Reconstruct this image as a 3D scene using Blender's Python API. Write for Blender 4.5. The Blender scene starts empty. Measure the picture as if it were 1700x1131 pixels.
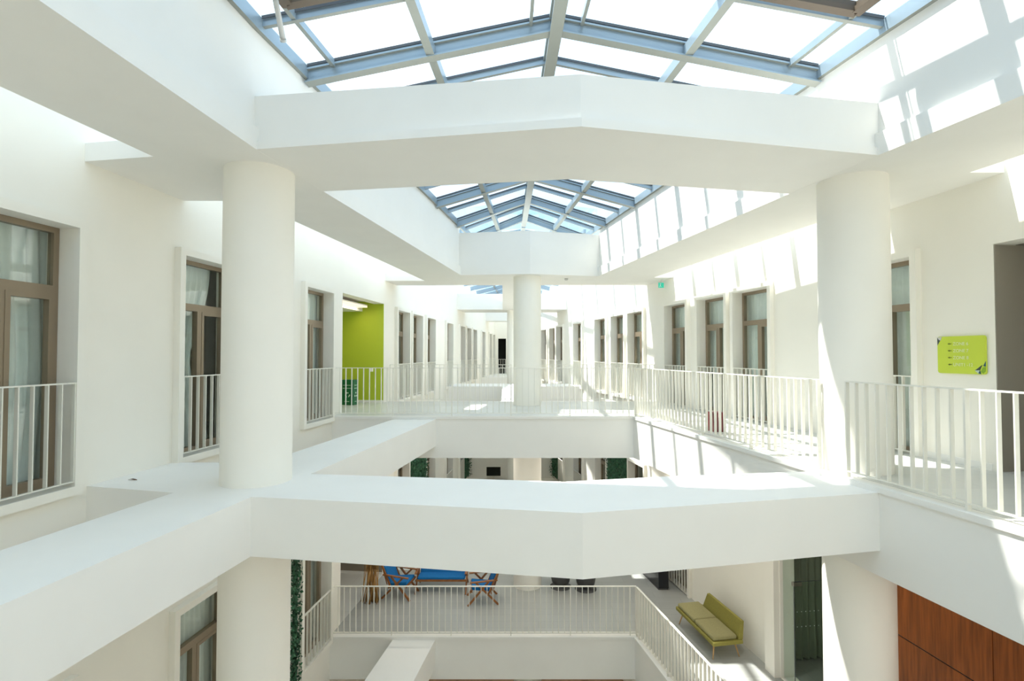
import bpy, bmesh, math, random
from mathutils import Vector, Matrix
random.seed(7)
SC = bpy.context.scene
COL = SC.collection

# ------------------------------------------------------------------ camera, sky, sun, exposure
E_EYE = 1.42
cam_d = bpy.data.cameras.new('camera')
cam = bpy.data.objects.new('camera', cam_d); COL.objects.link(cam)
cam_d.sensor_width = 36.0
cam_d.lens = 36.0 * 880.0 / 1700.0
cam_d.clip_start = 0.05; cam_d.clip_end = 300
cam.location = (0, 0, E_EYE)
cam.rotation_euler = (math.radians(90) + math.atan(22.5 / 880.0), 0, 0)
SC.camera = cam

SKY_STRENGTH = 1.9
SUN_STRENGTH = 8.5
EXPOSURE = 0.22
w = bpy.data.worlds.new('sky'); SC.world = w; w.use_nodes = True
nt = w.node_tree; nt.nodes.clear()
tc = nt.nodes.new('ShaderNodeTexCoord')
nz = nt.nodes.new('ShaderNodeTexNoise'); nz.inputs['Scale'].default_value = 2.2; nz.inputs['Detail'].default_value = 6
rp = nt.nodes.new('ShaderNodeValToRGB')
rp.color_ramp.elements[0].position = 0.35; rp.color_ramp.elements[0].color = (0.42, 0.70, 1.0, 1)
rp.color_ramp.elements[1].position = 0.62; rp.color_ramp.elements[1].color = (0.80, 0.91, 1.0, 1)
bg = nt.nodes.new('ShaderNodeBackground'); bg.inputs['Strength'].default_value = SKY_STRENGTH
wo = nt.nodes.new('ShaderNodeOutputWorld')
nt.links.new(tc.outputs['Generated'], nz.inputs['Vector']); nt.links.new(nz.outputs['Fac'], rp.inputs['Fac'])
nt.links.new(rp.outputs['Color'], bg.inputs['Color']); nt.links.new(bg.outputs['Background'], wo.inputs['Surface'])

sd = bpy.data.lights.new('sun', 'SUN'); sd.energy = SUN_STRENGTH; sd.angle = math.radians(0.9); sd.color = (1.0, 0.97, 0.90)
sun = bpy.data.objects.new('sun', sd); COL.objects.link(sun)
sun.rotation_euler = Vector((0.53, -0.18, -1.0)).to_track_quat('-Z', 'Y').to_euler()
sun.location = (-5, 5, 12)

SC.view_settings.view_transform = 'Standard'; SC.view_settings.look = 'None'
SC.view_settings.exposure = EXPOSURE; SC.view_settings.gamma = 1.0; SC.view_settings.use_curve_mapping = False
SC.cycles.max_bounces = 14; SC.cycles.diffuse_bounces = 7; SC.cycles.glossy_bounces = 4
SC.cycles.transparent_max_bounces = 24; SC.cycles.transmission_bounces = 6
SC.cycles.caustics_reflective = False; SC.cycles.caustics_refractive = False

# ------------------------------------------------------------------ materials
def mat(name, col, rough=0.6, metal=0.0, noise=0.0, nscale=8.0, bump=0.0, spec=0.5, emit=None, estr=1.0, stretch=None):
    m = bpy.data.materials.new(name); m.use_nodes = True
    n = m.node_tree.nodes; l = m.node_tree.links
    b = n['Principled BSDF']
    b.inputs['Base Color'].default_value = (*col, 1); b.inputs['Roughness'].default_value = rough
    b.inputs['Metallic'].default_value = metal; b.inputs['Specular IOR Level'].default_value = spec
    if noise > 0 or bump > 0:
        t = n.new('ShaderNodeTexCoord'); mp = n.new('ShaderNodeMapping'); x = n.new('ShaderNodeTexNoise')
        if stretch: mp.inputs['Scale'].default_value = stretch
        x.inputs['Scale'].default_value = nscale; x.inputs['Detail'].default_value = 5
        l.new(t.outputs['Object'], mp.inputs['Vector']); l.new(mp.outputs['Vector'], x.inputs['Vector'])
        if noise > 0:
            r = n.new('ShaderNodeValToRGB')
            r.color_ramp.elements[0].position = 0.3; r.color_ramp.elements[1].position = 0.7
            r.color_ramp.elements[0].color = (*[max(0, c * (1 - noise)) for c in col], 1)
            r.color_ramp.elements[1].color = (*[min(1, c * (1 + noise)) for c in col], 1)
            l.new(x.outputs['Fac'], r.inputs['Fac']); l.new(r.outputs['Color'], b.inputs['Base Color'])
        if bump > 0:
            bp = n.new('ShaderNodeBump'); bp.inputs['Strength'].default_value = bump; bp.inputs['Distance'].default_value = 0.01
            l.new(x.outputs['Fac'], bp.inputs['Height']); l.new(bp.outputs['Normal'], b.inputs['Normal'])
    if emit:
        b.inputs['Emission Color'].default_value = (*emit, 1); b.inputs['Emission Strength'].default_value = estr
    return m

def glass_mat(name, tint, gloss, rough=0.0):
    m = bpy.data.materials.new(name); m.use_nodes = True
    n = m.node_tree.nodes; l = m.node_tree.links; n.clear()
    o = n.new('ShaderNodeOutputMaterial'); t = n.new('ShaderNodeBsdfTransparent'); g = n.new('ShaderNodeBsdfGlossy')
    g.inputs['Roughness'].default_value = rough
    t.inputs['Color'].default_value = (*tint, 1)
    mx = n.new('ShaderNodeMixShader'); fr = n.new('ShaderNodeLayerWeight'); fr.inputs['Blend'].default_value = 0.5
    pw = n.new('ShaderNodeMath'); pw.operation = 'POWER'; pw.inputs[1].default_value = 5.0
    ma = n.new('ShaderNodeMath'); ma.operation = 'MULTIPLY_ADD'; ma.inputs[1].default_value = 0.9; ma.inputs[2].default_value = gloss; ma.use_clamp = True
    l.new(fr.outputs['Facing'], pw.inputs[0]); l.new(pw.outputs[0], ma.inputs[0]); l.new(ma.outputs[0], mx.inputs[0])
    l.new(t.outputs[0], mx.inputs[1]); l.new(g.outputs[0], mx.inputs[2]); l.new(mx.outputs[0], o.inputs['Surface'])
    return m

def tile_mat(name, col, tw, th, mortar, rough=0.35):
    m = mat(name, col, rough)
    n = m.node_tree.nodes; l = m.node_tree.links; b = n['Principled BSDF']
    t = n.new('ShaderNodeTexCoord'); br = n.new('ShaderNodeTexBrick')
    br.inputs['Scale'].default_value = 1.0; br.inputs['Brick Width'].default_value = tw; br.inputs['Row Height'].default_value = th
    br.inputs['Mortar Size'].default_value = 0.004; br.offset = 0.5
    br.inputs['Color1'].default_value = (*col, 1); br.inputs['Color2'].default_value = (*[c * 0.92 for c in col], 1)
    br.inputs['Mortar'].default_value = (*[c * mortar for c in col], 1)
    l.new(t.outputs['Object'], br.inputs['Vector']); l.new(br.outputs['Color'], b.inputs['Base Color'])
    return m

M = dict(
    paint=mat('cream_wall_paint', (0.92, 0.89, 0.815), 0.85, noise=0.012, nscale=1.5, bump=0.04),
    white=mat('white_paint', (0.895, 0.878, 0.835), 0.75, noise=0.012, nscale=2.0),
    tile=tile_mat('pale_floor_tile', (0.70, 0.70, 0.66), 1.2, 0.6, 0.8, 0.3),
    tile_grey=tile_mat('grey_floor_tile', (0.43, 0.44, 0.42), 1.2, 0.3, 0.75, 0.35),
    steel=mat('sky_tinted_steel', (0.30, 0.38, 0.44), 0.3, 0.2, noise=0.03, nscale=3),  # blue of the reflected sky put into the base colour
    flange=mat('bounce_lit_steel', (0.27, 0.28, 0.25), 0.4, 0.1),  # underside copy of the steel, light from below put into its colour
    seal=mat('dark_gasket', (0.08, 0.09, 0.10), 0.6),
    alu=mat('bronze_aluminium', (0.30, 0.235, 0.165), 0.4, 0.4),
    vent=mat('brown_vent_frame', (0.12, 0.085, 0.055), 0.5, 0.1),
    rail=mat('cream_rail_paint', (0.83, 0.81, 0.73), 0.45),
    roofglass=glass_mat('roof_glass', (0.93, 0.96, 0.97), 0.03),
    glass=glass_mat('window_glass', (0.96, 0.985, 0.97), 0.06),
    doorglass=glass_mat('door_glass', (0.93, 0.97, 0.945), 0.02),
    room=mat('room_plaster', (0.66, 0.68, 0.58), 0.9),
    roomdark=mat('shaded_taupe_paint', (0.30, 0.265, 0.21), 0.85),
    curtain=mat('sheer_curtain_cloth', (0.86, 0.90, 0.87), 0.95, noise=0.03, nscale=12),
    curtain_green=mat('green_curtain_cloth', (0.25, 0.29, 0.22), 0.95),
    lime=mat('lime_wall_paint', (0.46, 0.56, 0.035), 0.7),
    cove=mat('warm_cove_light', (0.9, 0.75, 0.6), 0.5, emit=(1.0, 0.74, 0.52), estr=0.85),
    wood=mat('walnut_veneer', (0.22, 0.064, 0.013), 0.45, spec=0.25, noise=0.32, nscale=3.0, stretch=(9, 9, 0.6)),
    woodfloor=mat('brown_ground_floor', (0.36, 0.20, 0.11), 0.4, noise=0.15, nscale=2),
    teak=mat('teak_wood', (0.30, 0.115, 0.030), 0.45, noise=0.2, nscale=9),
    bamboo=mat('bamboo_cane', (0.44, 0.24, 0.075), 0.5, noise=0.25, nscale=6),
    blue=mat('blue_canvas', (0.002, 0.15, 0.42), 0.9, noise=0.08, nscale=25),
    olive=mat('olive_upholstery', (0.27, 0.24, 0.05), 0.85, noise=0.06, nscale=30),
    olive2=mat('olive_seat_cushion', (0.33, 0.30, 0.14), 0.9, noise=0.06, nscale=30),
    beech=mat('pale_beech_wood', (0.55, 0.34, 0.15), 0.5),
    char=mat('charcoal_plastic', (0.075, 0.075, 0.075), 0.6),
    black=mat('black_lacquer', (0.012, 0.014, 0.018), 0.18),
    dark=mat('opening_shade', (0.015, 0.017, 0.012), 0.9),  # near-black colour stands in for the shade inside the openings
    leaf=mat('artificial_ivy_leaf', (0.028, 0.115, 0.052), 0.6, noise=0.6, nscale=9),
    leaf2=mat('brown_dry_leaf', (0.12, 0.06, 0.03), 0.8),
    signlime=mat('lime_sign_board', (0.60, 0.72, 0.06), 0.5),
    signtext=mat('pale_sign_lettering', (0.78, 0.86, 0.42), 0.5),
    signarrow=mat('olive_sign_arrow', (0.10, 0.14, 0.0), 0.5),
    signdark=mat('sign_shard_slate', (0.05, 0.08, 0.07), 0.5),
    signteal=mat('sign_shard_teal', (0.02, 0.10, 0.12), 0.5),
    signgreen=mat('sign_shard_green', (0.25, 0.45, 0.02), 0.5),
    signpale=mat('sign_shard_pale', (0.55, 0.66, 0.56), 0.5),
    bin=mat('green_bin_plastic', (0.004, 0.13, 0.045), 0.45),
    binmark=mat('white_bin_print', (0.65, 0.8, 0.7), 0.6),
    red=mat('dark_red_lacquer', (0.12, 0.008, 0.01), 0.4),
    exit=mat('exit_sign_green', (0.02, 0.33, 0.22), 0.4, emit=(0.02, 0.5, 0.35), estr=0.6),
    grey=mat('light_grey_plastic', (0.6, 0.6, 0.58), 0.5),
    chrome=mat('brushed_metal', (0.45, 0.43, 0.38), 0.25, 0.9),
    dot=mat('frosted_dot', (0.75, 0.85, 0.8), 0.6),
)

# ------------------------------------------------------------------ helpers
def put(o, label=None, cat=None, group=None, kind=None):
    if label: o['label'] = label
    if cat: o['category'] = cat
    if group: o['group'] = group
    if kind: o['kind'] = kind
    return o

def empty(name, loc=(0, 0, 0), rz=0.0, parent=None, **k):
    o = bpy.data.objects.new(name, None); COL.objects.link(o); o.location = loc; o.rotation_euler = (0, 0, rz)
    o.empty_display_size = 0.1
    if parent: o.parent = parent
    return put(o, **k)

def box(bm, x0, x1, y0, y1, z0, z1, mtx=None):
    v = [bm.verts.new((x, y, z)) for z in (z0, z1) for y in (y0, y1) for x in (x0, x1)]
    if mtx:
        for q in v: q.co = mtx @ q.co
    for f in ((0, 2, 3, 1), (4, 5, 7, 6), (0, 1, 5, 4), (2, 6, 7, 3), (0, 4, 6, 2), (1, 3, 7, 5)):
        bm.faces.new([v[i] for i in f])

def prism(bm, pts, z0, z1):
    """vertical prism; z0 / z1 may be lists, one height per point"""
    n = len(pts)
    a0 = z0 if isinstance(z0, (list, tuple)) else [z0] * n
    a1 = z1 if isinstance(z1, (list, tuple)) else [z1] * n
    lo = [bm.verts.new((p[0], p[1], a0[i])) for i, p in enumerate(pts)]
    hi = [bm.verts.new((p[0], p[1], a1[i])) for i, p in enumerate(pts)]
    bm.faces.new(lo[::-1]); bm.faces.new(hi)
    for i in range(n):
        j = (i + 1) % n
        bm.faces.new((lo[i], lo[j], hi[j], hi[i]))

def bar(bm, a, b, wd, ht, up=(0, 0, 1)):
    """box-section bar from a to b; wd sideways, ht along up"""
    a = Vector(a); b = Vector(b); d = (b - a).normalized(); u = Vector(up)
    s = d.cross(u).normalized(); u = s.cross(d).normalized()
    v = []
    for p in (a, b):
        for i, j in ((-1, -1), (1, -1), (1, 1), (-1, 1)):
            v.append(bm.verts.new(p + s * (i * wd / 2) + u * (j * ht / 2)))
    for f in ((3, 2, 1, 0), (4, 5, 6, 7), (0, 1, 5, 4), (1, 2, 6, 5), (2, 3, 7, 6), (3, 0, 4, 7)):
        bm.faces.new([v[i] for i in f])

def tube(bm, a, b, r0, r1=None, n=10):
    r1 = r0 if r1 is None else r1
    a = Vector(a); b = Vector(b); d = (b - a).normalized()
    s = d.orthogonal().normalized(); t = d.cross(s)
    ra = [bm.verts.new(a + (s * math.cos(k * 2 * math.pi / n) + t * math.sin(k * 2 * math.pi / n)) * r0) for k in range(n)]
    rb = [bm.verts.new(b + (s * math.cos(k * 2 * math.pi / n) + t * math.sin(k * 2 * math.pi / n)) * r1) for k in range(n)]
    bm.faces.new(ra[::-1]); bm.faces.new(rb)
    for k in range(n):
        f = bm.faces.new((ra[k], ra[(k + 1) % n], rb[(k + 1) % n], rb[k])); f.smooth = True

def lathe(bm, prof, n=40, c=(0, 0), caps=True):
    rings = [[bm.verts.new((c[0] + r * math.cos(k * 2 * math.pi / n), c[1] + r * math.sin(k * 2 * math.pi / n), z)) for k in range(n)] for r, z in prof]
    if caps: bm.faces.new(rings[0][::-1]); bm.faces.new(rings[-1])
    for a, b in zip(rings, rings[1:]):
        for k in range(n):
            f = bm.faces.new((a[k], a[(k + 1) % n], b[(k + 1) % n], b[k])); f.smooth = True

def obj(name, bm, m, parent=None, bevel=0.0, seg=2, **k):
    bmesh.ops.recalc_face_normals(bm, faces=bm.faces[:])
    me = bpy.data.meshes.new(name); bm.to_mesh(me); bm.free()
    for mm in (m if isinstance(m, (list, tuple)) else [m]): me.materials.append(mm)
    if m is M.get('steel'):                      # warmer grey undersides: bounce light put into the colour
        me.materials.append(M['flange'])
        for p in me.polygons:
            if p.normal.z < -.7: p.material_index = 1
    o = bpy.data.objects.new(name, me); COL.objects.link(o)
    if parent: o.parent = parent
    if bevel:
        md = o.modifiers.new('bevel', 'BEVEL'); md.width = bevel; md.segments = seg; md.limit_method = 'ANGLE'
    return put(o, **k)

def B(): return bmesh.new()

def struct(name, bm, m, label=None, bevel=0.0, cat=None):
    return obj(name, bm, m, kind='structure', label=label, bevel=bevel, cat=cat)

# ------------------------------------------------------------------ plan: walls, floor heights (metres)
LV = -4.76                                    # storey step
LWP = lambda Y: -4.6 + 0.108 * (Y - 5.6)       # left wall line
def RWP(Y):                                    # right wall line, bends at Y = 10.3
    return 5.6 - 0.13 * (Y - 6.15) if Y < 10.3 else 5.06 - 0.175 * (Y - 10.3)

class Wall:
    """wall frame: local x along the wall, local y into the atrium"""
    def __init__(s, Y0, X0, slope, side):
        s.Y0, s.X0, s.k, s.side = Y0, X0, slope, side
        s.n = math.hypot(1, slope)
        dx, dy = (slope / s.n, 1 / s.n)
        if side == 'L': dx, dy = -dx, -dy
        s.rot = math.atan2(dy, dx)
    def x(s, Y):
        v = (Y - s.Y0) * s.n
        return -v if s.side == 'L' else v
    def pt(s, Y, z=0.0): return (s.X0 + s.k * (Y - s.Y0), Y, z)

WL = Wall(5.6, -4.6, 0.108, 'L')
WRa = Wall(6.15, 5.6, -0.13, 'R')
WRb = Wall(10.3, 5.06, -0.175, 'R')
WW, WZ0, WZ1 = 1.16, 0.05, 2.74               # window opening width, bottom, top above the storey's zero

WT = 0.30
def wall(name, W, Ya, Yb, z0, z1, holes, m, label):
    """holes: (Y0, Y1, z0, z1)"""
    bm = B()
    xs = sorted([W.x(Ya), W.x(Yb)])
    hs = []
    for h in holes:
        a, b = sorted((W.x(h[0]), W.x(h[1]))); hs.append((a, b, h[2], h[3]))
    cuts = sorted(set([xs[0], xs[1]] + [v for h in hs for v in h[:2]]))
    for a, b in zip(cuts, cuts[1:]):
        mid = (a + b) / 2
        zs = sorted([(h[2], h[3]) for h in hs if h[0] < mid < h[1]])
        z = z0
        for p, q in zs:
            if p > z: box(bm, a, b, -WT, 0, z, p)
            z = q
        if z < z1: box(bm, a, b, -WT, 0, z, z1)
    bmesh.ops.remove_doubles(bm, verts=bm.verts[:], dist=0.0005)
    o = struct(name, bm, m, label, cat='wall')
    o.location = W.pt(W.Y0); o.rotation_euler = (0, 0, W.rot)
    return o

L_WIN = [4.37 + WW / 2, 7.06 + WW / 2, 8.65 + WW / 2, 10.36 + WW / 2, 15.9 + WW / 2, 17.4 + WW / 2, 19.17 + WW / 2,
         22.25 + WW / 2, 25.0 + WW / 2, 26.6 + WW / 2, 28.3 + WW / 2, 31.2 + WW / 2, 34.1 + WW / 2, 35.6 + WW / 2]
R_WIN = [7.74, 10.90, 12.38, 14.1, 16.70, 18.2, 19.93, 22.8, 25.7, 27.1, 28.9, 31.7]
R_LOW = [14.1, 16.70, 18.2, 19.93, 22.8, 25.7]
ALC = (12.16, 14.87)
END_Y = 37.0
def holes_for(W, ys, level):
    z = level
    return [(y - WW / 2, y + WW / 2, z + WZ0, z + WZ1) for y in ys]

GF = -9.5
wall('wall_left', WL, -3.2, END_Y + 0.3, GF, 4.80,
     holes_for(WL, L_WIN, 0) + holes_for(WL, L_WIN[:10], LV) +
     [(ALC[0], ALC[1], 0.06, 2.83), (ALC[0], ALC[1], LV + 0.06, LV + 2.83)], M['paint'],
     'cream plaster wall with a row of tall windows left of the atrium')
wall('wall_right', WRa, -3.2, 10.3, GF, 4.80,
     holes_for(WRa, R_WIN[:1], 0) + [(3.6, 6.14, 0.06, 2.70), (8.62, 10.17, LV + 0.06, LV + 3.6)], M['paint'],
     'cream plaster wall beside the right walkway, near part')
wall('wall_right_far', WRb, 10.3, END_Y + 0.3, GF, 4.80,
     holes_for(WRb, R_WIN[1:], 0) + holes_for(WRb, R_LOW, LV), M['paint'],
     'cream plaster wall with tall windows right of the atrium, far part')

# end walls
bm = B()
xl, xr = LWP(END_Y), RWP(END_Y)
box(bm, xl - .3, -0.97, END_Y, END_Y + .3, GF, 4.8); box(bm, -0.42, xr + .3, END_Y, END_Y + .3, GF, 4.8)
box(bm, -0.97, -0.42, END_Y, END_Y + .3, 2.5, 4.8); box(bm, -0.97, -0.42, END_Y, END_Y + .3, GF, 0.0)
struct('wall_back', bm, M['paint'], 'cream wall closing the far end of the atrium', cat='wall')
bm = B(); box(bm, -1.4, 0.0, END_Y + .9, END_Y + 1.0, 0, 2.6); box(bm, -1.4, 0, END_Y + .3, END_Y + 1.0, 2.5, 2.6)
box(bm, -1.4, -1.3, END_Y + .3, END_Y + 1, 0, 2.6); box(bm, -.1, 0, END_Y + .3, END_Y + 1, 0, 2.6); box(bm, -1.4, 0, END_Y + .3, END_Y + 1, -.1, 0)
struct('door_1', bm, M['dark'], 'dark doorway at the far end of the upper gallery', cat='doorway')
bm = B(); box(bm, LWP(-3.2) - .3, RWP(-3.2) + .3, -3.5, -3.2, GF, 4.8)
struct('wall_front', bm, M['paint'], 'cream wall closing the atrium behind the viewer', cat='wall')
bm = B(); box(bm, -8, 9, -3.5, END_Y + 1, GF - .2, GF)
struct('floor', bm, M['tile'], 'pale ground floor far below', cat='floor')
bm = B(); box(bm, -6, 6, 11, 24, GF, GF + .02); struct('floor_wood', bm, M['woodfloor'], 'brown wooden ground floor under the bridges', cat='floor')
bm = B(); q = WL; a, b = sorted((WL.x(-3.2), WL.x(13.9))); box(bm, a, b, -WT, 0, 4.80, 7.4)  # unseen wall, added to keep sun off the left glazed strip
o = struct('wall_left_sun_block', bm, M['paint'], 'unseen cream wall added above the left glazing to block the sun', cat='wall'); o.location = WL.pt(WL.Y0); o.rotation_euler = (0, 0, WL.rot)
# lower end wall seen under the bridge
bm = B()
a, b = LWP(27), RWP(27)
box(bm, a, -1.30, 27, 27.2, LV - .1, -0.83); box(bm, -0.58, b, 27, 27.2, LV - .1, -0.83); box(bm, -1.30, -0.58, 27, 27.2, -4.30, -0.83)
box(bm, -1.5, -0.4, 27.8, 27.9, LV - .1, -4.2)
struct('wall_lower_back', bm, M['paint'], 'cream end wall seen through the gap under the bridge', cat='wall')
bm = B(); box(bm, -1.5, -0.4, 27.5, 27.7, LV - .1, -4.1)  # dark block stands in for the shade in the opening
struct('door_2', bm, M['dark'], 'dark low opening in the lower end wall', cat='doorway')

# rooms behind the windows: floors, ceilings and back walls
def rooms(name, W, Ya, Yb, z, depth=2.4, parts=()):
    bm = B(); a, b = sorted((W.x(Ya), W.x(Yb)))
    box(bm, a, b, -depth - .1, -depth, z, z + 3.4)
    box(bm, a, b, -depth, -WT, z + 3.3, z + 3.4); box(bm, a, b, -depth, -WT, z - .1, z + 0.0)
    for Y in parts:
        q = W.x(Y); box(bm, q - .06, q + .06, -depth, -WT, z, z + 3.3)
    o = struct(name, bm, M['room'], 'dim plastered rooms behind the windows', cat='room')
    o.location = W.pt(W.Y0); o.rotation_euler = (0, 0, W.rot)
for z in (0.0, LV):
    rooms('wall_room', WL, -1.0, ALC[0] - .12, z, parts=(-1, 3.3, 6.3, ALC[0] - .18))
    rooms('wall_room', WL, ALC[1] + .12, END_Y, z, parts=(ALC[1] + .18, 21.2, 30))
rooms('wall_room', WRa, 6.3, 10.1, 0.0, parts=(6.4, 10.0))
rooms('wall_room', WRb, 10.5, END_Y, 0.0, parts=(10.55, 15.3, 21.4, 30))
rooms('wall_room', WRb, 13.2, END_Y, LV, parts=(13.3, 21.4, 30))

# lime alcove on the left, upper; taupe alcove below it
def alcove(z, side_m, name, lab):
    bm = B(); a, b = sorted((WL.x(ALC[0]), WL.x(ALC[1])))   # a is the far jamb
    box(bm, a - .08, a, -2.6, -WT, z, z + 3.0); box(bm, a - .0, a + .012, -2.6, -.004, z + .06, z + 2.825)
    o1 = struct(name, bm, side_m, lab, cat='wall'); o1.location = WL.pt(WL.Y0); o1.rotation_euler = (0, 0, WL.rot)
    bm = B(); box(bm, a - .08, b + .08, -2.7, -2.6, z, z + 3.0); box(bm, b, b + .08, -2.6, -WT, z, z + 3.0)
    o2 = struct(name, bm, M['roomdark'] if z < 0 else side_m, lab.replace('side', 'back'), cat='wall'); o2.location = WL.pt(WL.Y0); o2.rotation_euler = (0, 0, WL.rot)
    bm = B(); box(bm, a, b, -2.6, -.62, z + 2.62, z + 2.72); box(bm, a, b, -2.6, -WT, z + 2.9, z + 3.0)
    o5 = struct('ceiling_alcove', bm, M['white'], 'white dropped ceiling of the alcove', cat='ceiling'); o5.location = WL.pt(WL.Y0); o5.rotation_euler = (0, 0, WL.rot)
    bm = B(); box(bm, a, b, -2.6, -.001, z - .1, z + 0.064)
    o3 = struct('floor_alcove', bm, M['tile'], 'pale tiled floor of the alcove', cat='floor'); o3.location = WL.pt(WL.Y0); o3.rotation_euler = (0, 0, WL.rot)
    bm = B(); box(bm, a - .0, a + .024, -2.6, -.004, z + .06, z + .13); box(bm, a, b, -2.6, -2.585, z + .06, z + .13)
    o4 = struct('baseboard_alcove', bm, M['white'], 'white skirting board in the alcove', cat='baseboard'); o4.location = WL.pt(WL.Y0); o4.rotation_euler = (0, 0, WL.rot)
alcove(0.0, M['lime'], 'wall_alcove', 'lime green side wall of the upper alcove')
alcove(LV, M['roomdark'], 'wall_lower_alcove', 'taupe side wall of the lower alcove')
e = empty('cove_light', WL.pt(WL.Y0), WL.rot, label='warm strip light tucked above the lime green alcove opening', cat='light')
a, b = sorted((WL.x(ALC[0]), WL.x(ALC[1])))
bm = B(); box(bm, a + .32, b - .02, -.61, -.36, 2.70, 2.735); obj('diffuser', bm, M['cove'], e)
bm = B(); box(bm, a + .32, b - .02, -.62, -.36, 2.735, 2.77); obj('housing', bm, M['white'], e)
ld = bpy.data.lights.new('cove_fill_lamp', 'AREA'); ld.shape = 'RECTANGLE'; ld.size = 2.2; ld.size_y = .2; ld.energy = 9; ld.color = (1, .86, .66)  # extra area lamp added under the strip to brighten the alcove
lo_ = bpy.data.objects.new('cove_fill_lamp', ld); COL.objects.link(lo_); lo_.parent = e; lo_.location = ((a + b) / 2 + .15, -.5, 2.69)
# corridor opening on the right wall
bm = B()
a, b = WRa.x(3.6), WRa.x(6.14)
box(bm, b, b + .1, -2.5, -WT, 0, 2.9); box(bm, b - .012, b, -2.5, -.004, .06, 2.69); box(bm, a - .1, a, -2.5, -WT, 0, 2.9); box(bm, a - .1, b + .1, -2.6, -2.5, 0, 2.9)
box(bm, a, b, -2.5, -WT, 2.70, 2.9)
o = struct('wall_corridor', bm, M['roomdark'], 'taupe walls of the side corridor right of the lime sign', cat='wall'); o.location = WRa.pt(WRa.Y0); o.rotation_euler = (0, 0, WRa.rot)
bm = B(); box(bm, a, b, -2.5, -.001, -.1, .064)
o = struct('floor_corridor', bm, M['tile'], 'pale tiled floor of the side corridor', cat='floor'); o.location = WRa.pt(WRa.Y0); o.rotation_euler = (0, 0, WRa.rot)

# ------------------------------------------------------------------ floors, beams, columns
E_IN = lambda Y: 3.77 - 0.178 * (Y - 5.4)      # inner edge of the right walkway
BR0, BR1 = 11.64, 15.30                        # bridge front / back
for lv in (0.0, LV):
    up = lv == 0.0
    bm = B()
    prism(bm, [(E_IN(-3.2), -3.2), (RWP(-3.2), -3.2), (RWP(10.3), 10.3), (RWP(BR1), BR1), (LWP(BR1), BR1), (LWP(BR0), BR0), (E_IN(BR0), BR0)],
          lv - .85, lv + .0)
    struct('floor_slab', bm, M['white'], ('upper' if up else 'lower') + ' white gallery slab of right walkway and cross bridge', cat='floor')
    bm = B()
    prism(bm, [(E_IN(-3.2) - .02, -3.2), (RWP(-3.2), -3.2), (RWP(10.3), 10.3), (RWP(BR1), BR1 + .02), (LWP(BR1), BR1 + .02), (LWP(BR0), BR0 - .02), (E_IN(BR0) - .02, BR0 - .02)],
          lv, lv + .058)
    struct('trim_1' if up else 'trim_2', bm, M['white'], 'thin white curb along the ' + ('upper' if up else 'lower') + ' gallery edge', cat='curb')
    bm = B()
    prism(bm, [(E_IN(-3.2) + .13, -3.2), (RWP(-3.2), -3.2), (RWP(10.3), 10.3), (RWP(BR1), BR1 - .12), (LWP(BR1), BR1 - .12), (LWP(BR0), BR0 + .13), (E_IN(BR0) + .13, BR0 + .13)],
          lv + .058, lv + .062)
    struct('floor_tiles' if up else 'floor_tiles_lower', bm, M['tile'] if up else M['tile_grey'], ('pale' if up else 'grey') + ' tiles on the ' + ('upper' if up else 'lower') + ' gallery floor', cat='floor')
    # left longitudinal beam
    bm = B()
    prism(bm, [(-3.48, -1.4), (-2.895 - .132 * 4.4, -1.4), (-2.895, 3.035), (-2.595, 5.312), (-2.391, 6.32), (-1.673, 11.55), (-1.66, BR0), (-2.60, BR0), (-2.586, 11.60), (-3.704, 3.872), (-4.4, -1.4)][1:],
          lv - .59, lv - .002)
    struct('beam_left', bm, M['white'], ('upper' if up else 'lower') + ' white horizontal beam running along the left side', cat='beam')
    bm = B()
    prism(bm, [(-3.535, 5.50), (-2.9, 5.50), (-2.9, 7.0), (-3.26, 7.0), (LWP(7.0), 7.0), (LWP(5.75), 5.75)], lv - .585, lv - .004)
    struct('slab_left', bm, M['white'], ('upper' if up else 'lower') + ' white slab joining the left beam to the wall', cat='slab')
    # V-shaped cross beam
    bm = B()
    prism(bm, [(-2.62, 5.312), (.63, 4.773), (3.80, 5.473), (3.66, 6.45), (2.12, 6.257), (.576, 5.934), (-2.42, 6.32)], lv - .587, lv - .0)
    struct('cross_beam', bm, M['white'], ('upper' if up else 'lower') + ' white cross beam bent at its middle, nearest the viewer', cat='beam')
    # second cross beam and central beam beyond the bridge
    bm = B(); box(bm, LWP(22.4), RWP(22.4), 22.4, 24.4, lv - .6, lv + .06)
    struct('cross_beam_far', bm, M['white'], ('upper' if up else 'lower') + ' far white cross beam between the walls', cat='beam')
    if up:
        bm = B(); prism(bm, [(-.30, BR1 + .02), (.80, BR1 + .02), (.62, 22.4), (-.42, 22.4)], lv - .6, lv + .055)
        struct('beam_centre', bm, M['white'], 'white beam running down the middle beyond the bridge', cat='beam')
        bm = B(); box(bm, LWP(31.2), RWP(31.2), 31.2, END_Y, lv - .6, lv + .06)
        struct('floor_far', bm, M['white'], 'far white gallery floor at the end of the atrium', cat='floor')

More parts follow.
